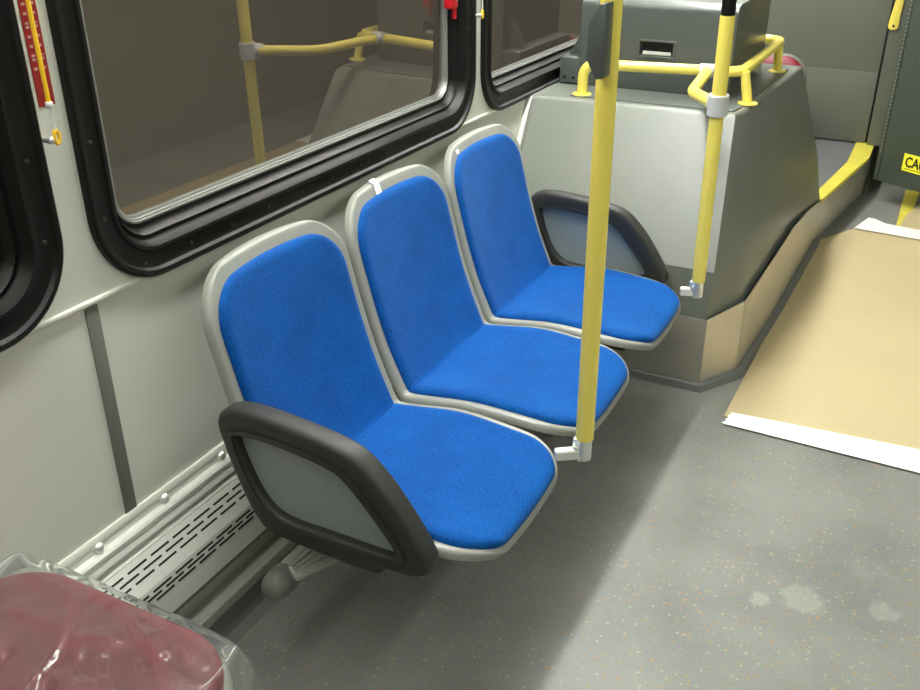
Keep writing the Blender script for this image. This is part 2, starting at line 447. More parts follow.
# ceiling lamps: two strips along the bus
def strip(x, y0, y1, mt, label):
    t = thing('ceiling_light', label, 'light', (x, (y0+y1)/2, ZC-0.06), 'light strips along the ceiling')
    b = MB(); b.box((x-0.075, y0, ZC-0.03), (x+0.075, y1, ZC), 0.004); b.build('housing', M['ceiling'], t)
    b = MB(); b.box((x-0.06, y0+0.02, ZC-0.05), (x+0.06, y1-0.02, ZC-0.03), 0.006); b.build('lens', mt, t)
strip(0.26, -1.3, 1.1, M['light_weak'], 'ceiling light strip above the windows, rearmost of that side')
strip(0.26, 1.15, 4.9, M['light'], 'ceiling light strip right above the blue seats')
strip(2.1, -1.3, 1.1, M['light_dim'], 'dim ceiling light strip across the aisle, rearmost of that side')
strip(2.1, 1.15, 3.4, M['light_dim'], 'dim ceiling light strip across the aisle from the blue seats')

# ------------------------------------------------------------------ heater along the wall
H0, H1 = -0.9, 2.585
def sweep(prof, y0, y1): 
    b = MB(); b.loops([[(x, y0, z) for x, z in prof], [(x, y1, z) for x, z in prof]], closed=True, capa=True, capb=True); return b
ht = thing('wall_heater', 'white louvered aluminium heater cover along the wall base behind the blue seats', 'heater', (0, 1.0, 0))
b = sweep([(0, 0.352), (0, 0.366), (0.004, 0.367), (0.007, 0.362), (0.007, 0.352)], H0, H1); b.build('top_ledge', M['ledge'], ht)
b = sweep([(0, 0.28), (0, 0.352), (0.006, 0.352), (0.0065, 0.336), (0.018, 0.334), (0.0225, 0.330), (0.0225, 0.322), (0.020, 0.318), (0.0235, 0.313), (0.026, 0.306), (0.024, 0.302), (0.016, 0.298), (0.016, 0.292), (0.030, 0.289), (0.030, 0.28)], H0, H1)
b.build('mounting_rail', M['alu'], ht, angle=20)
gp = [(0, 0.16), (0, 0.286), (0.030, 0.286), (0.036, 0.281), (0.060, 0.253), (0.068, 0.246), (0.073, 0.240), (0.0755, 0.232), (0.0805, 0.212), (0.0835, 0.160)]
g = sweep(gp, H0, H1).build('grille', M['alu'], ht, angle=22)
b = MB()
def slots(pa, pb, ts, off, L=0.048, gap=0.012, w=0.0042):
    d = Vector((pb[0]-pa[0], 0, pb[1]-pa[1])).normalized(); nrm = Vector((-d.z, 0, d.x))
    if nrm.x < 0: nrm = -nrm
    for j, t in enumerate(ts):
        c = Vector((pa[0]+(pb[0]-pa[0])*t, 0, pa[1]+(pb[1]-pa[1])*t))
        y = H0+0.02+(j % 2)*(L+gap)/2+off
        while y < H1-0.06:
            q = []
            for (yy, s) in ((y, -1), (y+L, -1), (y+L, 1), (y, 1)):
                q.append(c+d*s*w/2+nrm*0.0009+Vector((0, yy, 0)))
            b.add(q+[p-nrm*0.002 for p in q], [[0, 1, 2, 3], [7, 6, 5, 4], [0, 4, 5, 1], [1, 5, 6, 2], [2, 6, 7, 3], [3, 7, 4, 0]])
            y += L+gap
slots((0.036, 0.281), (0.060, 0.253), (0.16, 0.5, 0.84), 0)
slots((0.0755, 0.232), (0.0805, 0.212), (0.02, 0.47, 0.92), 0.02)
o = b.build('louver_slot', M['dark_slot'], g); o['kind'] = 'stuff'
b = sweep([(0, 0.145), (0, 0.160), (0.082, 0.160), (0.083, 0.150), (0.079, 0.145)], H0, H1); b.build('brush_strip', M['fringe'], ht)
b = sweep([(0, 0.08), (0, 0.145), (0.062, 0.145), (0.062, 0.098), (0.098, 0.098), (0.102, 0.094), (0.102, 0.072), (0.098, 0.066), (0.06, 0.066)], H0, H1)
b.build('lower_rail', M['beam'], ht, angle=22)
for i in range(11):
    y = 0.896+0.170*(i-6)
    if y < H0 or y > H1: continue
    b = MB(); b.lathe([(0.011, 0), (0.011, 0.003), (0.009, 0.007), (0.005, 0.010), (0.001, 0.011)], (0.006, y, 0.344), (1, 0, 0), 16)
    b.build('rail_bolt', M['chrome'], ht)
b = sweep([(0, 0), (0, 0.066), (0.095, 0.065), (0.097, 0.03), (0.104, 0.012), (0.126, 0.0)], H0, H1); struct(b.build('baseboard_left', M['cove'], angle=30))

# ------------------------------------------------------------------ seats
PROF = catmull([(a_-0.002, b_-0.028+max(0, b_-0.6)*0.02) for a_, b_ in [(0.082, 0.835), (0.100, 0.78), (0.126, 0.68), (0.152, 0.585), (0.180, 0.50), (0.212, 0.425), (0.231, 0.388), (0.253, 0.377), (0.31, 0.383), (0.42, 0.397), (0.54, 0.393), (0.62, 0.386), (0.656, 0.377), (0.682, 0.358)]], 14)
ARC = [0]
for i in range(1, len(PROF)): ARC.append(ARC[-1]+(PROF[i]-PROF[i-1]).length)
LT = ARC[-1]
def P_at(s):
    s = max(0, min(LT, s))
    for i in range(1, len(ARC)):
        if ARC[i] >= s:
            t = (s-ARC[i-1])/max(1e-9, ARC[i]-ARC[i-1]); p = PROF[i-1].lerp(PROF[i], t)
            a = PROF[max(0, i-3)]; c = PROF[min(len(PROF)-1, i+2)]; d = (c-a).normalized()
            return p, Vector((-d.y, d.x)) * (1 if -d.y > 0 or d.x > 0 else -1)
    return PROF[-1], Vector((0, 1))
def s_of_z_back(z):
    for i, p in enumerate(PROF):
        if p.y <= z: return ARC[i]
S_CR = ARC[14*7]   # bottom of the crease
def panel(s0, s1, W, rt, rb, base, T, er, dish=0.012, ns=44, nu=26, flat0=False, flat1=False, cy=0.0, wfun=None):
    b = MB(); front = []; back = []
    # rows denser at both ends
    ss = [s0+(s1-s0)*(0.5-0.5*math.cos(PI*i/ns))*1.0 for i in range(ns+1)]
    for si, s in enumerate(ss):
        dt, db = s-s0, s1-s; fq = si/ns
        w = W*(wfun(s) if wfun else 1.0)
        if rt and dt < rt: w = w-rt+math.sqrt(max(0, rt*rt-(rt-dt)**2))
        if rb and db < rb: w = w-rb+math.sqrt(max(0, rb*rb-(rb-db)**2))
        w = max(w, 0.002)
        fr = []; bk = []
        for k in range(nu+1):
            u = -math.cos(PI*k/nu); y = u*w
            p, n = P_at(s-(0.0 if flat1 else 0.022*(y/0.22)**2*fq**5)+(0.0 if flat0 else 0.022*(y/0.22)**2*(1-fq)**5))
            e = min((1-abs(u))*w, 1 if flat0 and False else dt if not flat0 else max(dt*2.5, 0), db if not flat1 else db*2.5)
            e = max(0, min(1, e/er)); h = T*math.sqrt(max(0, 1-(1-e)**2))
            dsh = dish*(y/0.22)**2
            q = Vector((p.x+n.x*(base+h+dsh), cy+y, p.y+n.y*(base+h+dsh)))
            r = Vector((p.x+n.x*(base+dsh-0.0005), cy+y, p.y+n.y*(base+dsh-0.0005)))
            fr.append(q); bk.append(r)
        front.append(fr); back.append(bk)
    b.loops(front, closed=False)
    b.loops(back, closed=False)
    # sides
    for L in (0, -1):
        a = [r[L] for r in front]; c = [r[L] for r in back]; b.loops([a, c], closed=False)
    for L in (0, -1): b.loops([front[L], back[L]], closed=False)
    return b

def weld(o, d=0.0004):
    bm = bmesh.new(); bm.from_mesh(o.data); bmesh.ops.remove_doubles(bm, verts=bm.verts, dist=d)
    bmesh.ops.recalc_face_normals(bm, faces=bm.faces); bm.to_mesh(o.data); bm.free()
    for p in o.data.polygons: p.use_smooth = True
    o.data.set_sharp_from_angle(angle=math.radians(50)); return o

def shell_w(s):
    # waist a little at the crease
    return 1.0-0.012*math.exp(-((s-S_CR)/0.09)**2)-0.075*max(0, (s-S_CR-0.15)/(LT-S_CR-0.15))**1.5

def make_seat(cy, label):
    t = thing('bus_seat', label, 'seat', (0.25, cy, 0.0), 'blue bus seats in a row under the window')
    sh = panel(0.0, LT, 0.2265, 0.115, 0.115, -0.018, 0.018, 0.010, cy=cy, ns=70, nu=36, wfun=shell_w, dish=0.02).build('seat_shell', M['shell'], t); weld(sh)
    bp = panel(0.030, S_CR+0.002, 0.202, 0.097, 0.0, -0.001, 0.014, 0.02, cy=cy, flat1=True, wfun=shell_w, dish=0.02).build('back_pad', M['fabric'], t); weld(bp)
    sp = panel(S_CR-0.004, LT-0.014, 0.203, 0.0, 0.090, -0.001, 0.017, 0.022, cy=cy, flat0=True, wfun=shell_w, dish=0.02).build('seat_pad', M['fabric'], t); weld(sp)
    # under-seat pan frame and rear bracket
    b = MB(); b.box((0.27, cy-0.14, 0.312), (0.60, cy+0.14, 0.338), 0.008)
    b.box((0.21, cy-0.06, 0.229), (0.26, cy+0.10, 0.33), 0.008)
    b.build('seat_bracket', M['black_plastic'], t)
    return t

def star_loop(pts, c, n=96, inset=0.0):
    C2 = Vector(c); out = []
    cl = catmull(pts, 10, closed=True)
    for k in range(n):
        a = 2*PI*k/n; d = Vector((math.cos(a), math.sin(a))); best = None
        for i in range(len(cl)):
            p, q = cl[i]-C2, cl[(i+1) % len(cl)]-C2
            den = d.x*(q.y-p.y)-d.y*(q.x-p.x)
            if abs(den) < 1e-12: continue
            tt = (p.x*(q.y-p.y)-p.y*(q.x-p.x))/den
            uu = (p.x*d.y-p.y*d.x)/den
            if tt > 0 and -1e-6 <= uu <= 1+1e-6: best = tt if best is None else max(best, tt)
        out.append(C2+d*(best or 0.1))
    return out
ARM_OUT = [(0.146, 0.552), (0.168, 0.577), (0.215, 0.586), (0.300, 0.582), (0.400, 0.570), (0.455, 0.552), (0.505, 0.507), (0.550, 0.448), (0.585, 0.392), (0.592, 0.362), (0.575, 0.343), (0.540, 0.337), (0.500, 0.333),
           (0.488, 0.316), (0.440, 0.312), (0.340, 0.315), (0.250, 0.322), (0.222, 0.338), (0.200, 0.372), (0.176, 0.435), (0.154, 0.505)]
ARM_IN = [(0.186, 0.520), (0.204, 0.532), (0.300, 0.531), (0.392, 0.518), (0.430, 0.497), (0.480, 0.443), (0.520, 0.393), (0.524, 0.376), (0.505, 0.366), (0.400, 0.366), (0.310, 0.366), (0.265, 0.374), (0.232, 0.402), (0.205, 0.455)]
def make_arm(parent, ya, yb, face):
    c = (0.365, 0.44); O = star_loop(ARM_OUT, c); I = star_loop(ARM_IN, c); n = len(O)
    ym = (ya+yb)/2; hy = (yb-ya)/2; sec = []
    for k in range(24):
        a = 2*PI*k/24; ca, sa = math.cos(a), math.sin(a); e = 0.55
        sec.append((0.5+0.5*math.copysign(abs(ca)**e, ca), hy*math.copysign(abs(sa)**e, sa)))
    b = MB()
    loops = []
    for fr, dy in sec:
        loops.append([(I[i].x+(O[i].x-I[i].x)*fr, ym+dy, I[i].y+(O[i].y-I[i].y)*fr) for i in range(n)])
    loops.append(loops[0]); b.loops(loops)
    a = b.build('armrest', M['black_plastic'], parent, angle=60); weld(a)
    # raised inner lip + panel
    C2 = Vector(c)
    I2 = [C2+(p-C2)*1.03 for p in I]
    b = MB(); y0 = ym-face*0.002; 
    b.loops([[(p.x, y0-0.006, p.y) for p in I2], [(p.x, y0+0.006, p.y) for p in I2]], capa=True, capb=True)
    pn = b.build('armrest_panel', M['arm_panel'], a)
    pn.location = (0, 0, 0)
    b = MB()
    for off in (-1, 1):
        yy = ym+off*(hy-0.001)
        for (f1, f2) in ((0.10, 0.30),):
            A = [I[i].lerp(O[i], f1) for i in range(n)]; B = [I[i].lerp(O[i], f2) for i in range(n)]
            b.loops([[(p.x, yy-off*0.004, p.y) for p in A], [(p.x, yy+off*0.004, p.y) for p in A], [(p.x, yy+off*0.004, p.y) for p in B], [(p.x, yy-off*0.004, p.y) for p in B], [(p.x, yy-off*0.004, p.y) for p in A]])
    b.build('trim_bead', M['black_plastic'], a)
    return a
SY = [1.355, 1.820, 2.284]
s1 = make_seat(SY[0], 'blue velour bus seat nearest the camera, black armrest on its near side')
s2 = copy_tree(s1, (0.25, SY[1], 0), 'middle blue velour bus seat, white strap on its top edge, no armrest')
s3 = copy_tree(s1, (0.25, SY[2], 0), 'farthest blue velour bus seat, armrest on its far side beside the grey wheel housing')
make_arm(s1, 1.090, 1.142, -1)
make_arm(s3, 2.530, 2.578, -1)
# parts built in world space under a moved root: children store offsets from their root
def shell_pt(s, y, cy, off):
    p, n = P_at(s); d = 0.02*((y-cy)/0.22)**2
    return Vector((p.x+n.x*(d+off), y, p.y+n.y*(d+off)))
for (t, cy, ya, w, sl) in ((s2, SY[1], SY[1]-0.052, 0.012, 0.036), (s3, SY[2], SY[2]-0.130, 0.008, 0.012)):
    b = MB(); L1 = []; L2 = []
    for k in range(7):
        s = -0.0+sl*k/6
        for lst, o_ in ((L1, 0.0025), (L2, 0.0005)):
            a = shell_pt(s if t is s2 else s+0.022, ya-w, cy, o_); c = shell_pt(s if t is s2 else s+0.022, ya+w, cy, o_)
            if k == 0: a.x -= 0.012; c.x -= 0.012
            lst.append([a, c])
    b.loops(L1, closed=False); b.loops(L2, closed=False)
    b.loops([[r[0] for r in L1], [r[0] for r in L2]], closed=False); b.loops([[r[1] for r in L1], [r[1] for r in L2]], closed=False)
    b.loops([L1[0], L2[0]], closed=False); b.loops([L1[-1], L2[-1]], closed=False)
    b.build('strap', M['tape'], t)

# support beam under the seats
bt = thing('seat_support_beam', 'grey support beam with round end cap below the row of blue seats', 'seat frame', (0.245, 1.1, 0.2))
b = MB(); b.tube([(0.245, 1.115, 0.2), (0.245, 2.56, 0.2)], 0.026, 20); b.build('beam', M['beam'], bt)
b = MB(); b.lathe([(0.031, 0.03), (0.031, 0.018), (0.027, 0.016), (0.030, 0.010), (0.0305, 0.0), (0.028, -0.012), (0.022, -0.022), (0.012, -0.028), (0.002, -0.030)], (0.247, 1.092, 0.2), (0, 1, 0), 28)
b.build('end_cap', M['cap'], bt)
for cy in [1.115, SY[1], 2.40]:
    b = MB()
    # ribbed cantilever arm widening towards the aisle
    b.prism([(0.258, cy+0.002), (0.290, cy-0.016), (0.325, cy+0.06), (0.345, cy+0.15), (0.270, cy+0.15), (0.258, cy+0.06)], 2, 0.218, 0.230, 0.002)
    for q in (0.1, 0.4, 0.7, 0.95):
        b.tube([(0.262+0.026*q, cy+0.006-0.016*q, 0.231), (0.264+0.058*q, cy+0.06, 0.231), (0.274+0.066*q, cy+0.145, 0.231)], 0.003, 8)
    b.box((0.29, cy+0.07, 0.228), (0.33, cy+0.14, 0.318), 0.004)
    b.box((0.122, cy+0.16, 0.18), (0.235, cy+0.22, 0.22), 0.004)
    b.build('cantilever_arm', M['beam'], bt)

# ------------------------------------------------------------------ grab poles
def pole(bot, top, label, bar_to, sleeve_z=None):
    B = Vector(bot); T = Vector(top); d = (T-B).normalized()
    t = thing('grab_pole', label, 'grab pole', bot, 'yellow grab poles at the front of the seats')
    at = lambda z: B+d*((z-B.z)/d.z)
    b = MB(); z_hi = sleeve_z if sleeve_z else T.z
    b.tube([at(0.424), at(z_hi)], 0.0183, 28); b.build('pole_tube', M['yellow'], t)
    if sleeve_z:
        b = MB(); b.tube([at(sleeve_z), at(T.z)], 0.0172, 28); b.build('pole_sleeve', M['frame'], t)
    b = MB()
    b.tube([at(0.376), at(0.426)], 0.0155, 24)
    b.box((B.x-0.023, B.y-0.0085, 0.378), (B.x-0.008, B.y+0.0085, 0.420), 0.002)
    b.lathe([(0.005, 0), (0.005, 0.004), (0.002, 0.006)], (B.x-0.012, B.y-0.013, 0.402), (-0.3, -1, 0), 12)
    b.lathe([(0.004, 0), (0.004, 0.004), (0.002, 0.005)], (B.x-0.004, B.y-0.013, 0.378), (0, -1, 0), 12)
    b.build('pole_socket', M['chrome'], t)
    b = MB(); q = Vector(bar_to)
    ang = math.atan2(q.y-B.y, q.x-B.x); ln = (q-Vector((B.x, B.y, q.z))).length
    Rm = Matrix.Rotation(ang, 3, 'Z'); mid = (Vector((B.x, B.y, q.z))+q)/2
    bm = bmesh.new(); bmesh.ops.create_cube(bm, size=1)
    for v in bm.verts: v.co = Vector((v.co.x*(ln-0.02), v.co.y*0.020, v.co.z*0.022))
    bmesh.ops.bevel(bm, geom=bm.edges[:], offset=0.002, segments=2, affect='EDGES')
    for v in bm.verts: v.co = Rm @ v.co + mid
    b.bm(bm); b.build('mounting_bar', M['ledge'], t)
    return t, at
p1, at1 = pole((0.709, 1.535, 0.39), (0.709, 1.500, 2.2), 'yellow grab pole fixed to the nearest blue seat, grey box on it', (0.652, 1.494, 0.389))
p2, at2 = pole((0.706, 2.449, 0.39), (0.706, 2.350, 2.2), 'yellow grab pole fixed to the farthest blue seat, grey clamp on it', (0.652, 2.430, 0.389), sleeve_z=1.138)
# stop request box on the first pole
c = at1(1.2)
b = MB()
b.prism([(0.689, 1.232), (0.706, 1.264), (0.718, 1.266), (0.719, 1.150), (0.706, 1.148), (0.6885, 1.178)], 1, 1.470, c.y-0.006, 0.002)
b.build('request_box', M['box'], p1)

# ------------------------------------------------------------------ wheel housing
wh = thing('wheel_housing', 'tall grey moulded wheel housing with steel kick plates beyond the blue seats', 'wheel housing', (0.4, 3.2, 0))
ZT = 0.800
# vertical foot, front face leaning back above z = 0.39, side tapering inwards
L0 = [(0.002, 2.602, 0.02), (0.708, 2.602, 0.02), (0.780, 2.735, 0.02), (0.803, 3.3, 0.02), (0.828, 4.09, 0.02), (0.002, 4.08, 0.02)]
L1 = [(0.002, 2.602, 0.245), (0.709, 2.602, 0.245), (0.779, 2.735, 0.26), (0.803, 3.3, 0.285), (0.828, 4.09, 0.20), (0.002, 4.08, 0.20)]
L2 = [(0.002, 2.603, 0.392), (0.716, 2.603, 0.392), (0.766, 2.760, 0.392), (0.789, 3.3, 0.40), (0.795, 4.03, 0.40), (0.002, 4.03, 0.40)]
L3 = [(0.002, 2.840, ZT), (0.668, 2.860, ZT), (0.684, 2.97, ZT), (0.693, 3.30, ZT), (0.716, 3.76, ZT), (0.002, 3.76, ZT)]
bm = bmesh.new()
LV = [[bm.verts.new(p) for p in L] for L in (L0, L1, L2, L3)]
bm.faces.new(LV[3])
for q in range(3):
    for i in range(6): bm.faces.new([LV[q][i], LV[q][(i+1) % 6], LV[q+1][(i+1) % 6], LV[q+1][i]])
bmesh.ops.recalc_face_normals(bm, faces=bm.faces)
ee = [e for e in bm.edges if all(abs(v.co.z-ZT) < 1e-4 for v in e.verts) and e.is_manifold]
bmesh.ops.bevel(bm, geom=ee, offset=0.014, segments=4, affect='EDGES', profile=0.5)
b = MB(); b.bm(bm); body = b.build('housing_body', M['housing'], wh, angle=22)
# side flange against the wall
b = MB(); b.prism([(2.590, 0.24), (2.590, 0.392), (2.828, 0.792), (2.85, 0.80), (2.87, 0.792), (2.62, 0.392), (2.62, 0.24)], 0, 0.001, 0.016, 0.003); b.build('wall_flange', M['ledge'], wh)
b = MB(); b.prism([(2.596, 0.24), (2.596, 0.392), (2.832, 0.790), (2.86, 0.790), (2.62, 0.392), (2.62, 0.24)], 0, 0.017, 0.026, 0.001); b.build('flange_seam', M['seam'], wh)
# steel kick plates
def plate(b, pts, z0, ztops, th=0.004):
    n = len(pts); o = []; 
    for i, (x, y) in enumerate(pts):
        o.append((x, y))
    outer0 = [(x, y, z0) for x, y in o]; outer1 = [(x, y, z) for (x, y), z in zip(o, ztops)]
    inn1 = [(x-th*0.7, y+th*0.7, z) for (x, y), z in zip(o, ztops)]; inn0 = [(x-th*0.7, y+th*0.7, z0) for x, y in o]
    b.loops([outer0, outer1, inn1, inn0, outer0], closed=False)
b = MB(); plate(b, [(0.03, 2.594), (0.716, 2.594)], 0.022, [0.238, 0.240]); b.build('kick_plate', M['steel'], wh, angle=20)
b = MB(); plate(b, [(0.717, 2.594), (0.796, 2.738)], 0.022, [0.240, 0.262]); b.build('kick_plate', M['steel'], wh, angle=20)
b = MB(); plate(b, [(0.797, 2.740), (0.818, 3.20), (0.822, 3.42), (0.828, 3.70)], 0.022, [0.262, 0.288, 0.290, 0.262]); b.build('kick_plate', M['steel'], wh, angle=20)
b = MB(); plate(b, [(0.828, 3.704), (0.834, 4.085)], 0.022, [0.262, 0.20]); b.build('kick_plate', M['steel'], wh, angle=20)
# rubber foot line
b = MB()
fp = [(0.02, 2.590), (0.720, 2.590), (0.802, 2.738), (0.826, 3.3), (0.842, 4.09)]
o1 = [(x, y) for x, y in fp]; o2 = [(0.02, 2.574), (0.728, 2.574), (0.822, 2.732), (0.846, 3.3), (0.862, 4.09)]
b.loops([[(x, y, 0.024) for x, y in o1], [(x, y, 0.020) for x, y in [((p[0]+q[0])/2, (p[1]+q[1])/2) for p, q in zip(o1, o2)]], [(x, y, 0.0) for x, y in o2], [(x-0.03, y+0.02, 0.0) for x, y in o1], [(x-0.03, y+0.02, 0.024) for x, y in o1], [(x, y, 0.024) for x, y in o1]], closed=False)
b.build('foot_moulding', M['cove'], wh)
# dark mat on top under cabinet and rail
b = MB(); b.prism([(0.135, 2.872), (0.655, 2.880), (0.668, 2.98), (0.684, 3.64), (0.135, 3.64)], 2, ZT, ZT+0.004); b.build('top_mat', M['housing_dark'], wh)

# ------------------------------------------------------------------ cabinet on the housing
cb = thing('equipment_cabinet', 'dark grey equipment cabinet standing on top of the wheel housing', 'cabinet', (0.35, 3.3, ZT+0.004))
cx0, cx1, cy0, cy1, cz0, cz1 = 0.098, 0.603, 3.04, 3.56, ZT+0.004, 1.085
bm = bmesh.new()
# body as a rounded profile (y,z) extruded in x, with a pocket cut in the front face
rT = 0.028; pf = [(cy0+0.006, cz0), (cy0, cz0+0.03)]
for k in range(7):
    a = PI-PI/2*k/6; pf.append((cy0+rT+rT*math.cos(a), cz1-rT+rT*math.sin(a)))
pf += [(cy1, cz1), (cy1, cz0)]
hx0, hx1, hz0, hz1 = 0.303, 0.412, 0.917, 0.960
A = [bm.verts.new((cx0, y, z)) for y, z in pf]; Bv = [bm.verts.new((cx1, y, z)) for y, z in pf]; n = len(pf)
bm.faces.new(A); bm.faces.new(Bv[::-1])
for i in range(n):
    j = (i+1) % n
    if i == 1: continue
    bm.faces.new([A[i], Bv[i], Bv[j], A[j]])
hv = [bm.verts.new((x, cy0, z)) for x, z in ((hx0, hz0), (hx1, hz0), (hx1, hz1), (hx0, hz1))]
fe = [bm.edges.get((A[1], Bv[1])), bm.edges.get((Bv[1], Bv[2])), bm.edges.get((Bv[2], A[2])), bm.edges.get((A[1], A[2]))]
fe = [e for e in fe if e]
bm.faces.new([A[1], Bv[1], hv[1], hv[0]]); bm.faces.new([Bv[1], Bv[2], hv[2], hv[1]]); bm.faces.new([Bv[2], A[2], hv[3], hv[2]]); bm.faces.new([A[2], A[1], hv[0], hv[3]])
dv = [bm.verts.new((x, cy0+0.025, z)) for x, z in ((hx0+0.004, hz0+0.004), (hx1-0.004, hz0+0.004), (hx1-0.004, hz1-0.002), (hx0+0.004, hz1-0.002))]
for i in range(4): bm.faces.new([hv[i], hv[(i+1) % 4], dv[(i+1) % 4], dv[i]])
bm.faces.new(dv)
b = MB(); b.bm(bm); cab = b.build('cabinet_body', M['box'], cb, angle=25)
b = MB(); w = 0.007
for (a0, a1) in (((hx0-w, hz0-w), (hx1+w, hz0)), ((hx0-w, hz1), (hx1+w, hz1+w)), ((hx0-w, hz0), (hx0, hz1)), ((hx1, hz0), (hx1+w, hz1))):
    b.box((a0[0], cy0-0.003, a0[1]), (a1[0], cy0+0.002, a1[1]), 0.001)
rf = b.build('recess_frame', M['box'], cb)
b = MB(); b.box((hx0+0.005, cy0+0.020, hz0+0.004), (hx1-0.005, cy0+0.0245, hz1-0.003)); b.build('recess_liner', M['dark_hole'], cb)
b = MB(); b.box((hx0+0.008, cy0+0.004, hz0+0.002), (hx1-0.008, cy0+0.012, hz0+0.013), 0.002); b.build('latch', M['clamp'], cb)
b = MB(); b.box((cx0-0.002, cy0-0.0015, 0.860), (cx1+0.002, cy0+0.004, 0.8615)); b.build('panel_joint', M['seam'], cb)
# low side extension with chamfered brace
b = MB(); b.box((0.026, cy0+0.005, cz0), (0.104, cy1-0.05, 0.893), 0.006)
b.prism([(0.040, 0.890), (0.101, 1.00), (0.101, 0.890)], 1, cy0+0.05, cy0+0.09, 0.002)
b.build('side_box', M['box'], cb)
b = MB()
for x in (0.046, 0.078): b.lathe([(0.006, 0), (0.006, 0.003), (0.003, 0.003)], (x, cy0+0.006, 0.824), (0, -1, 0), 12)
b.build('side_screw', M['dark_hole'], cb)

# ------------------------------------------------------------------ yellow rail around the cabinet
rl = thing('guard_rail', 'bent yellow guard rail on the housing top, around the grey cabinet', 'rail', (0.4, 2.95, ZT+0.004))
zr = 0.900
b = MB(); b.tube([(0.165, 2.900, ZT+0.005), (0.165, 2.900, zr), (0.645, 2.985, zr), (0.645, 3.66, zr), (0.42, 3.665, zr)], 0.0165, 20, fillet=0.055); b.build('rail_tube', M['yellow'], rl)
PST = ((0.672, 3.005, 0.652), (0.656, 3.58, 0.648))
for (x, y, xt) in PST:
    b = MB(); b.tube([(x, y, ZT+0.005), (xt, y, zr-0.002)], 0.0150, 20); b.build('rail_post', M['yellow'], rl)
for (x, y) in ((0.165, 2.900), (PST[0][0], PST[0][1]), (PST[1][0], PST[1][1])):
    b = MB(); b.lathe([(0.031, 0), (0.031, 0.004), (0.028, 0.006), (0.018, 0.006)], (x, y, ZT+0.003), (0, 0, 1), 24); b.build('foot_flange', M['yellow'], rl)
c2 = at2(0.917)
TX, TY = 0.548, 2.968
b = MB(); b.tube([(TX, TY, zr), (0.585, 2.634, 0.900), (c2.x-0.020, c2.y+0.020, 0.918)], 0.0165, 20, fillet=0.05); b.build('branch_tube', M['yellow'], rl)
b = MB(); b.tube([(TX-0.026, TY-0.0046, zr), (TX+0.026, TY+0.0046, zr)], 0.0205, 20); b.tube([(TX, TY, zr), (TX+0.004, TY-0.042, zr)], 0.0200, 20); b.build('tee_fitting', M['clamp'], rl)
b = MB()
b.tube([at2(0.892), at2(0.895), at2(0.943), at2(0.946)], 0.02, 28, radii=[0.0235, 0.0260, 0.0260, 0.0235])
dv_ = Vector((0.585-c2.x, 2.634-c2.y, 0)).normalized()
b.tube([c2+dv_*0.0, c2+dv_*0.045, c2+dv_*0.055], 0.0215, 20, radii=[0.024, 0.022, 0.0175])
cl = b.build('pole_clamp', M['clamp'], rl)
b = MB(); side = Vector((-dv_.y, dv_.x, 0)); side = side if side.x < 0 or side.y < 0 else -side
for s_, zz in ((0.012, 0.0), (0.040, 0.0)):
    q = c2+dv_*s_; b.lathe([(0.004, 0), (0.004, 0.0018), (0.002, 0.002)], q+Vector((-0.6, -0.8, 0))*0.0215, (-0.6, -0.8, 0), 10)
b.build('clamp_screw', M['dark_hole'], cl)

# ------------------------------------------------------------------ driver's platform, partition, door
ZP = 0.20
pl = thing('driver_platform', 'raised platform step with steel side and yellow edge beyond the wheel housing', 'step', (0.7, 4.6, 0))
edge = [(0.832, 4.085), (0.940, 4.87), (0.935, 5.20)]
b = MB(); b.prism([(0.02, 4.10), (0.826, 4.10), (0.932, 4.87), (0.927, 5.20), (0.02, 5.20)], 2, 0.0, ZP-0.004); b.build('platform_body', M['platform'], pl)
b = MB(); b.loops([[(x+0.001, y, 0.0) for x, y in edge], [(x+0.001, y, ZP-0.002) for x, y in edge], [(x-0.006, y, ZP-0.002) for x, y in edge]], closed=False); b.build('steel_side', M['steel'], pl, angle=15)
b = MB()
inn = [(0.790, 4.10), (0.858, 4.745), (0.852, 5.20)]
b.loops([[(x, y, ZP-0.003) for x, y in inn], [(x, y, ZP+0.003) for x, y in inn], [(x+0.004, y, ZP+0.003) for x, y in edge], [(x+0.005, y, ZP-0.012) for x, y in edge], [(x, y, ZP-0.012) for x, y in edge]], closed=False)
b.build('yellow_nosing', M['yellow_floor'], pl, angle=20)
b = MB(); b.loops([[(x, y, 0.018) for x, y in edge], [(x+0.012, y, 0.012) for x, y in edge], [(x+0.02, y, 0.0) for x, y in edge]], closed=False); b.build('foot_moulding', M['cove'], pl)

pt = thing('driver_partition', 'plain dark grey partition panel standing on the platform behind the housing', 'partition', (0.5, 5.17, ZP))
b = MB(); b.box((0.02, 5.150, ZP), (0.893, 5.180, 2.1), 0.003); b.build('partition_panel', M['partition'], pt)
b = MB(); b.box((0.02, 5.147, 0.204), (0.893, 5.151, 0.555), 0.002); b.build('lower_sheet', M['partition'], pt)
b = MB(); b.box((0.893, 5.160, ZP), (0.905, 5.19, 2.1)); b.build('rubber_seam', M['dark_hole'], pt)
b = MB(); b.box((0.905, 5.110, ZP+0.004), (0.990, 5.17, 2.1), 0.003); b.build('door_post', M['partition'], pt)
dr = thing('barrier_door', 'dark green-grey swing door with yellow caution sign at the right edge', 'door', (1.0, 4.85, 0.1))
dd = Vector((0.84, -0.54, 0)).normalized(); dn = Vector((dd.y, -dd.x, 0))   # faces the camera side
def dpt(s, z, o=0.0): return Vector((1.0, 4.85, 0))+dd*s+dn*o+Vector((0, 0, z))
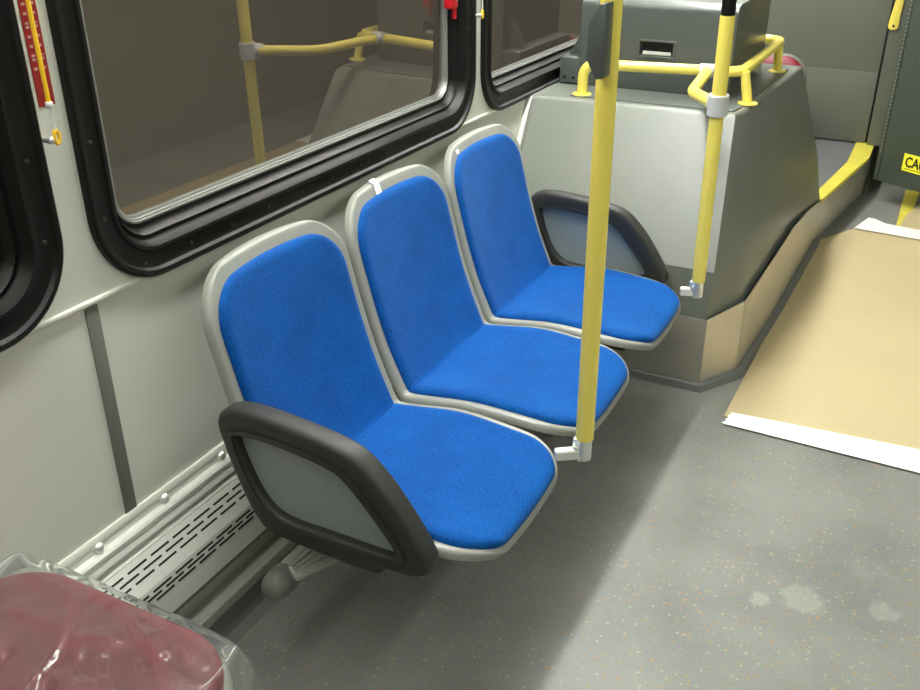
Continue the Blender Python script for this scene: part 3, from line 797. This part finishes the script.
def dbox(b, s0, s1, z0, z1, o0, o1):
    v = [dpt(s, z, o) for o in (o0, o1) for (s, z) in ((s0, z0), (s1, z0), (s1, z1), (s0, z1))]
    b.add(v, [[0, 1, 2, 3], [7, 6, 5, 4], [0, 4, 5, 1], [1, 5, 6, 2], [2, 6, 7, 3], [3, 7, 4, 0]])
b = MB(); dbox(b, 0.0, 0.62, 0.105, 1.9, -0.025, 0.0); b.build('door_leaf', M['door'], dr)
b = MB(); dbox(b, -0.022, -0.001, 0.105, 1.9, -0.012, 0.003); hg = b.build('hinge_strip', M['door'], dr)
b = MB()
for i in range(60):
    z = 0.24+i*0.0185
    if z < 1.86: dbox(b, -0.014, -0.007, z, z+0.009, 0.002, 0.0042)
b.build('hinge_hole', M['far_wall'], hg)['kind'] = 'stuff'
b = MB(); dbox(b, 0.117, 0.375, 0.184, 0.265, 0.0, 0.002); sg = b.build('caution_sign', M['sign'], dr)
vs, fs_ = text_mesh('CAUTION', 0.066, 0.0006, 0.0016)
b = MB(); b.add([dpt(0.130+v.x*0.80, 0.206+v.y, 0.0026+v.z) for v in vs], fs_)
dbox(b, 0.130, 0.362, 0.1935, 0.1960, 0.002, 0.003); b.build('sign_lettering', M['ink'], sg)
# yellow pull handle on the post
hd = thing('strap_handle', 'flat yellow strap handle screwed to the post left of the door', 'handle', (0.921, 5.105, 0.78))
b = MB(); hp = [(0.880, 0.785), (0.884, 0.772), (0.897, 0.765), (0.912, 0.765), (0.924, 0.772), (0.928, 0.785), (0.926, 0.83), (0.934, 0.95), (0.934, 1.25), (0.904, 1.25), (0.900, 0.95), (0.884, 0.83)]
b.prism([(x+0.016, z) for x, z in hp], 1, 5.099, 5.1105, 0.002); b.build('strap', M['yellow'], hd)
b = MB(); b.lathe([(0.006, 0), (0.006, 0.002), (0.002, 0.003)], (0.921, 5.099, 0.785), (0, -1, 0), 12); b.build('strap_screw', M['dark_hole'], hd)
b = MB(); b.prism([(1.135, 4.40), (1.180, 4.40), (1.195, 5.10), (1.130, 5.10)], 2, 0.0, 0.002); tag(b.build('floor_stripe', M['yellow_floor']), 'yellow safety stripe on the floor under the swing door', 'floor marking')

# ------------------------------------------------------------------ board and tape on the aisle
def sheet(b, pts, z0, z1, nsub=1, wav=0.0):
    b.prism(pts, 2, z0, z1)
b = MB(); sheet(b, [(0.826, 2.462), (1.365, 2.494), (1.95, 2.53), (1.95, 4.30), (1.25, 4.36), (0.972, 4.372), (0.840, 4.12), (0.832, 3.2)], 0.001, 0.005)
tag(b.build('floor_board', M['card']), 'large brown cardboard sheet covering the aisle floor', 'cardboard')
b = MB(); sheet(b, [(1.148, 4.47), (1.30, 4.44), (1.95, 4.44), (1.95, 5.3), (1.24, 5.0), (1.165, 4.66)], 0.003, 0.010)
tag(b.build('floor_board', M['card']), 'second brown cardboard sheet, farther, at the right edge below the door', 'cardboard')
random.seed(2)
pts = [(1.95, 2.412), (1.365, 2.407)]
pts += [(0.836+i*0, 2.418) for i in range(1)]
pts += [(0.828, 2.424), (0.838, 2.436), (0.834, 2.447), (0.840, 2.458), (0.836, 2.470), (0.842, 2.484), (0.840, 2.494)]
pts += [(1.36, 2.532), (1.95, 2.56)]
b = MB(); sheet(b, pts[::-1], 0.0052, 0.0062)
tag(b.build('tape_strip', M['tape']), 'white tape strip along the near edge of the cardboard', 'tape')
b = MB(); sheet(b, [(0.968, 4.352), (1.25, 4.325), (1.95, 4.28), (1.95, 4.45), (1.24, 4.455), (1.089, 4.482), (1.040, 4.53), (1.012, 4.535)], 0.0105, 0.0115)
tag(b.build('tape_strip', M['tape']), 'white tape piece along the far edge of the cardboard', 'tape')

# ------------------------------------------------------------------ pull cords, labels, red latch
lb = MB(); lb.prism([(0.958+0.010, 1.132), (0.958+0.040, 1.132), (0.958+0.040, 1.60), (0.958+0.010, 1.60)], 0, -0.001, 0.0012)
lab = lb.build('cord_label', M['label_red']); tag(lab, 'red label with pale lettering on the pillar behind the yellow cord', 'label')
b = MB(); z = 1.186
k = 0
while z < 1.58:
    for (y, dy) in ((0.975, 0.006), (0.991, 0.005)):
        h = 0.004
        b.box((0.0010, y-dy/2, z), (0.0018, y+dy/2, z+h))
        if k % 3 == 1: b.box((0.0010, y-dy/2, z+0.006), (0.0018, y+dy/2, z+0.009))
    z += 0.0135 if k % 3 != 1 else 0.019; k += 1
b.build('label_lettering', M['label_white'], lab)['kind'] = 'stuff'
def pull_cord(dy, z0, yellow_from, label):
    t = thing('pull_cord', label, 'pull cord', (0.02, 0.965+dy, z0), 'stop request cords on the window pillars')
    y = 0.965+dy
    b = MB(); b.tube([(0.026, y+0.001, yellow_from), (0.030, y-0.006, 1.9)], 0.0034, 10); b.build('cord', M['cord'] if yellow_from < 1.5 else M['cord'], t)
    b = MB(); b.lathe([(0.0045, 0), (0.0058, 0.002), (0.0058, 0.006), (0.0045, 0.008)], (0.026, y+0.001, yellow_from-0.006), (0, 0, 1), 14)
    b.tube([(0.026, y, yellow_from-0.004), (0.026, y+0.002, z0+0.012)], 0.0014, 8); b.tube([(0.0255, y+0.004, yellow_from-0.004), (0.026, y+0.005, z0+0.012)], 0.0010, 8)
    b.build('cord_wire', M['string'], t)
    b = MB()
    tor = [(0.026+0.000, y+0.003+0.0045*math.cos(a), z0+0.005+0.010*math.sin(a)) for a in [2*PI*i/16 for i in range(17)]]
    b.tube(tor, 0.0030, 8, caps=False); b.build('cord_loop', M['cord'], t)
    b = MB()
    b.lathe([(0.008, 0), (0.009, 0.002), (0.007, 0.005), (0.0045, 0.007), (0.0045, 0.016), (0.006, 0.020), (0.006, 0.026), (0.003, 0.029)], (0.0, y-0.012, z0+0.002), (1, 0.25, 0), 18)
    b.tube([(0.022, y-0.010, z0+0.004), (0.026, y+0.002, z0)], 0.003, 10)
    b.build('eye_bracket', M['chrome'], t)
    return t
pull_cord(0.0, 1.085, 1.142, 'yellow stop cord with chrome eye on the left pillar, over the red label')
t2 = pull_cord(1.474, 1.092, 1.36, 'stop cord with pale wire and yellow loop on the pillar between the two windows')
lt = thing('window_latch', 'small red emergency release handle at the top right of the big window', 'handle', (-0.02, 2.31, 1.11))
b = MB(); b.box((-0.024, 2.306, 1.122), (0.004, 2.342, 1.24), 0.006); b.build('latch_body', M['red'], lt)
b = MB(); b.box((-0.010, 2.328, 1.094), (-0.001, 2.341, 1.126), 0.003); b.build('latch_tab', M['red'], lt)
b = MB(); b.box((0.003, 2.331, 1.140), (0.0055, 2.336, 1.154), 0.001); b.build('latch_pin', M['chrome'], lt)

# ------------------------------------------------------------------ maroon seats
def rrect_xy(x0, x1, y0, y1, r, n=10):
    return [(p[0], p[1]) for p in rr(x0, x1, y0, y1, r, n)]
def maroon_seat(ox, oy, label, BH=0.86, zf=0.0):
    """forward facing seat; ox = left edge x, oy = front edge y"""
    t = thing('covered_seat', label, 'seat', (ox+0.25, oy-0.22, 0), 'maroon seats under clear plastic')
    x0, x1, y1, y0 = ox, ox+0.50, oy, oy-0.44
    def cushion(z_lo, z_hi, ins, rad, m, name, zc=0.0):
        b = MB(); L = []
        prof = [(0.006, z_lo), (0.0, z_lo+0.006)]
        h = z_hi-z_lo
        for k in range(7):
            a = PI/2*k/6; q = min(0.02, h*0.7); prof.append((q*(1-math.cos(a)), z_hi-q+q*math.sin(a)))
        for k in (0.05, 0.10, 0.15, 0.19): prof.append((k, z_hi+0.010*(k/0.19)))
        for i, z in prof: L.append([(x, y, z) for x, y in rrect_xy(x0+ins+i, x1-ins-i, y0+ins+i, y1-ins-i, max(rad-i, 0.012), 12)])
        b.loops(L, capa=True, capb=True); return b.build(name, m, t, angle=60)
    cushion(0.405, 0.432, 0.0, 0.12, M['shell'], 'seat_shell')
    cushion(0.428, 0.462, 0.008, 0.115, M['maroon'], 'seat_pad')
    # backrest
    b = MB(); L = []
    for (i, d) in ((0.01, -0.012), (0.0, -0.006), (0.0, 0.004), (0.008, 0.012), (0.03, 0.016), (0.12, 0.020)):
        L.append([(x, y0-0.02-0.16*(z-0.42)+d, z) for x, z in rrect_xy(x0+i, x1-i, 0.42+i, BH-i, max(0.11-i, 0.01), 10)])
    b.loops(L, capa=True, capb=True); b.build('back_shell', M['cap'], t, angle=60)
    b = MB(); L = []
    for (i, d) in ((0.008, 0.010), (0.008, 0.022), (0.016, 0.032), (0.04, 0.036), (0.14, 0.042)):
        L.append([(x, y0-0.02-0.16*(z-0.42)+d, z) for x, z in rrect_xy(x0+i, x1-i, 0.44+i, BH-i, max(0.11-i, 0.01), 10)])
    b.loops(L, capa=True, capb=True); b.build('back_pad', M['maroon'], t, angle=60)
    b = MB(); b.tube([(x0+0.25, y0+0.2, zf), (x0+0.25, y0+0.2, 0.405)], 0.03, 18); b.lathe([(0.09, 0), (0.09, 0.008), (0.03, 0.02)], (x0+0.25, y0+0.2, zf), (0, 0, 1), 24)
    b.build('pedestal', M['beam'], t)
    # loose wrinkled wrap
    b = MB(); nx, ny = 120, 110; rows = []
    for j in range(ny+1):
        row = []
        for i in range(nx+1):
            u = -1+2*i/nx; v = -1+2*j/ny
            # squircle mapping of the square onto the rounded seat outline
            sx = u*math.sqrt(max(0, 1-0.16*v**6)); sy = v*math.sqrt(max(0, 1-0.16*u**6))
            x = (x0+x1)/2+sx*0.258; y = (y0+y1)/2+sy*0.229
            e = max(abs(u), abs(v)); drop = 0.045*max(0, (e-0.90)/0.10)**1.3
            p = Vector((x*7, y*7, 0.3+ox))
            fold = (1-abs(mnoise.noise(p*0.9+Vector((1.7*math.sin(x*9), 0, 0)))))**6*0.012
            fold += (1-abs(mnoise.noise(Vector((x*5+y*9, y*4-x*6, 2.2)))))**10*0.009
            fold *= max(0, min(1, (0.95-e)/0.25))
            z = 0.4745+fold*0.85+0.003*mnoise.noise(Vector((x*30, y*30, 1)))-drop
            if e > 0.93: 
                k = (e-0.93)/0.07; x += 0.004*k*mnoise.noise(Vector((x*22, y*22, 5))); y += 0.006*k*mnoise.noise(Vector((x*22, y*22, 9)))
            row.append((x, y, z))
        rows.append(row)
    b.loops(rows, closed=False); b.build('plastic_cover', M['wrap'], t, angle=180)
    return t
m1 = maroon_seat(0.018, 0.745, 'maroon seat wrapped in clear plastic, at the bottom left corner, nearest of all seats')
m2 = maroon_seat(0.13, 4.55, 'maroon seat wrapped in clear plastic, mostly hidden behind the wheel housing', 0.70, ZP)
m2.rotation_euler = (0, 0, PI)

# ------------------------------------------------------------------ world and colour management
w = bpy.data.worlds.new('world'); scene.world = w; w.use_nodes = True
bg = w.node_tree.nodes['Background']; bg.inputs[0].default_value = (0.100, 0.091, 0.074, 1); bg.inputs[1].default_value = 1.0
scene.view_settings.view_transform = 'Standard'; scene.view_settings.look = 'None'
scene.view_settings.gamma = 1; scene.view_settings.use_curve_mapping = False
scene.view_settings.exposure = 0.9
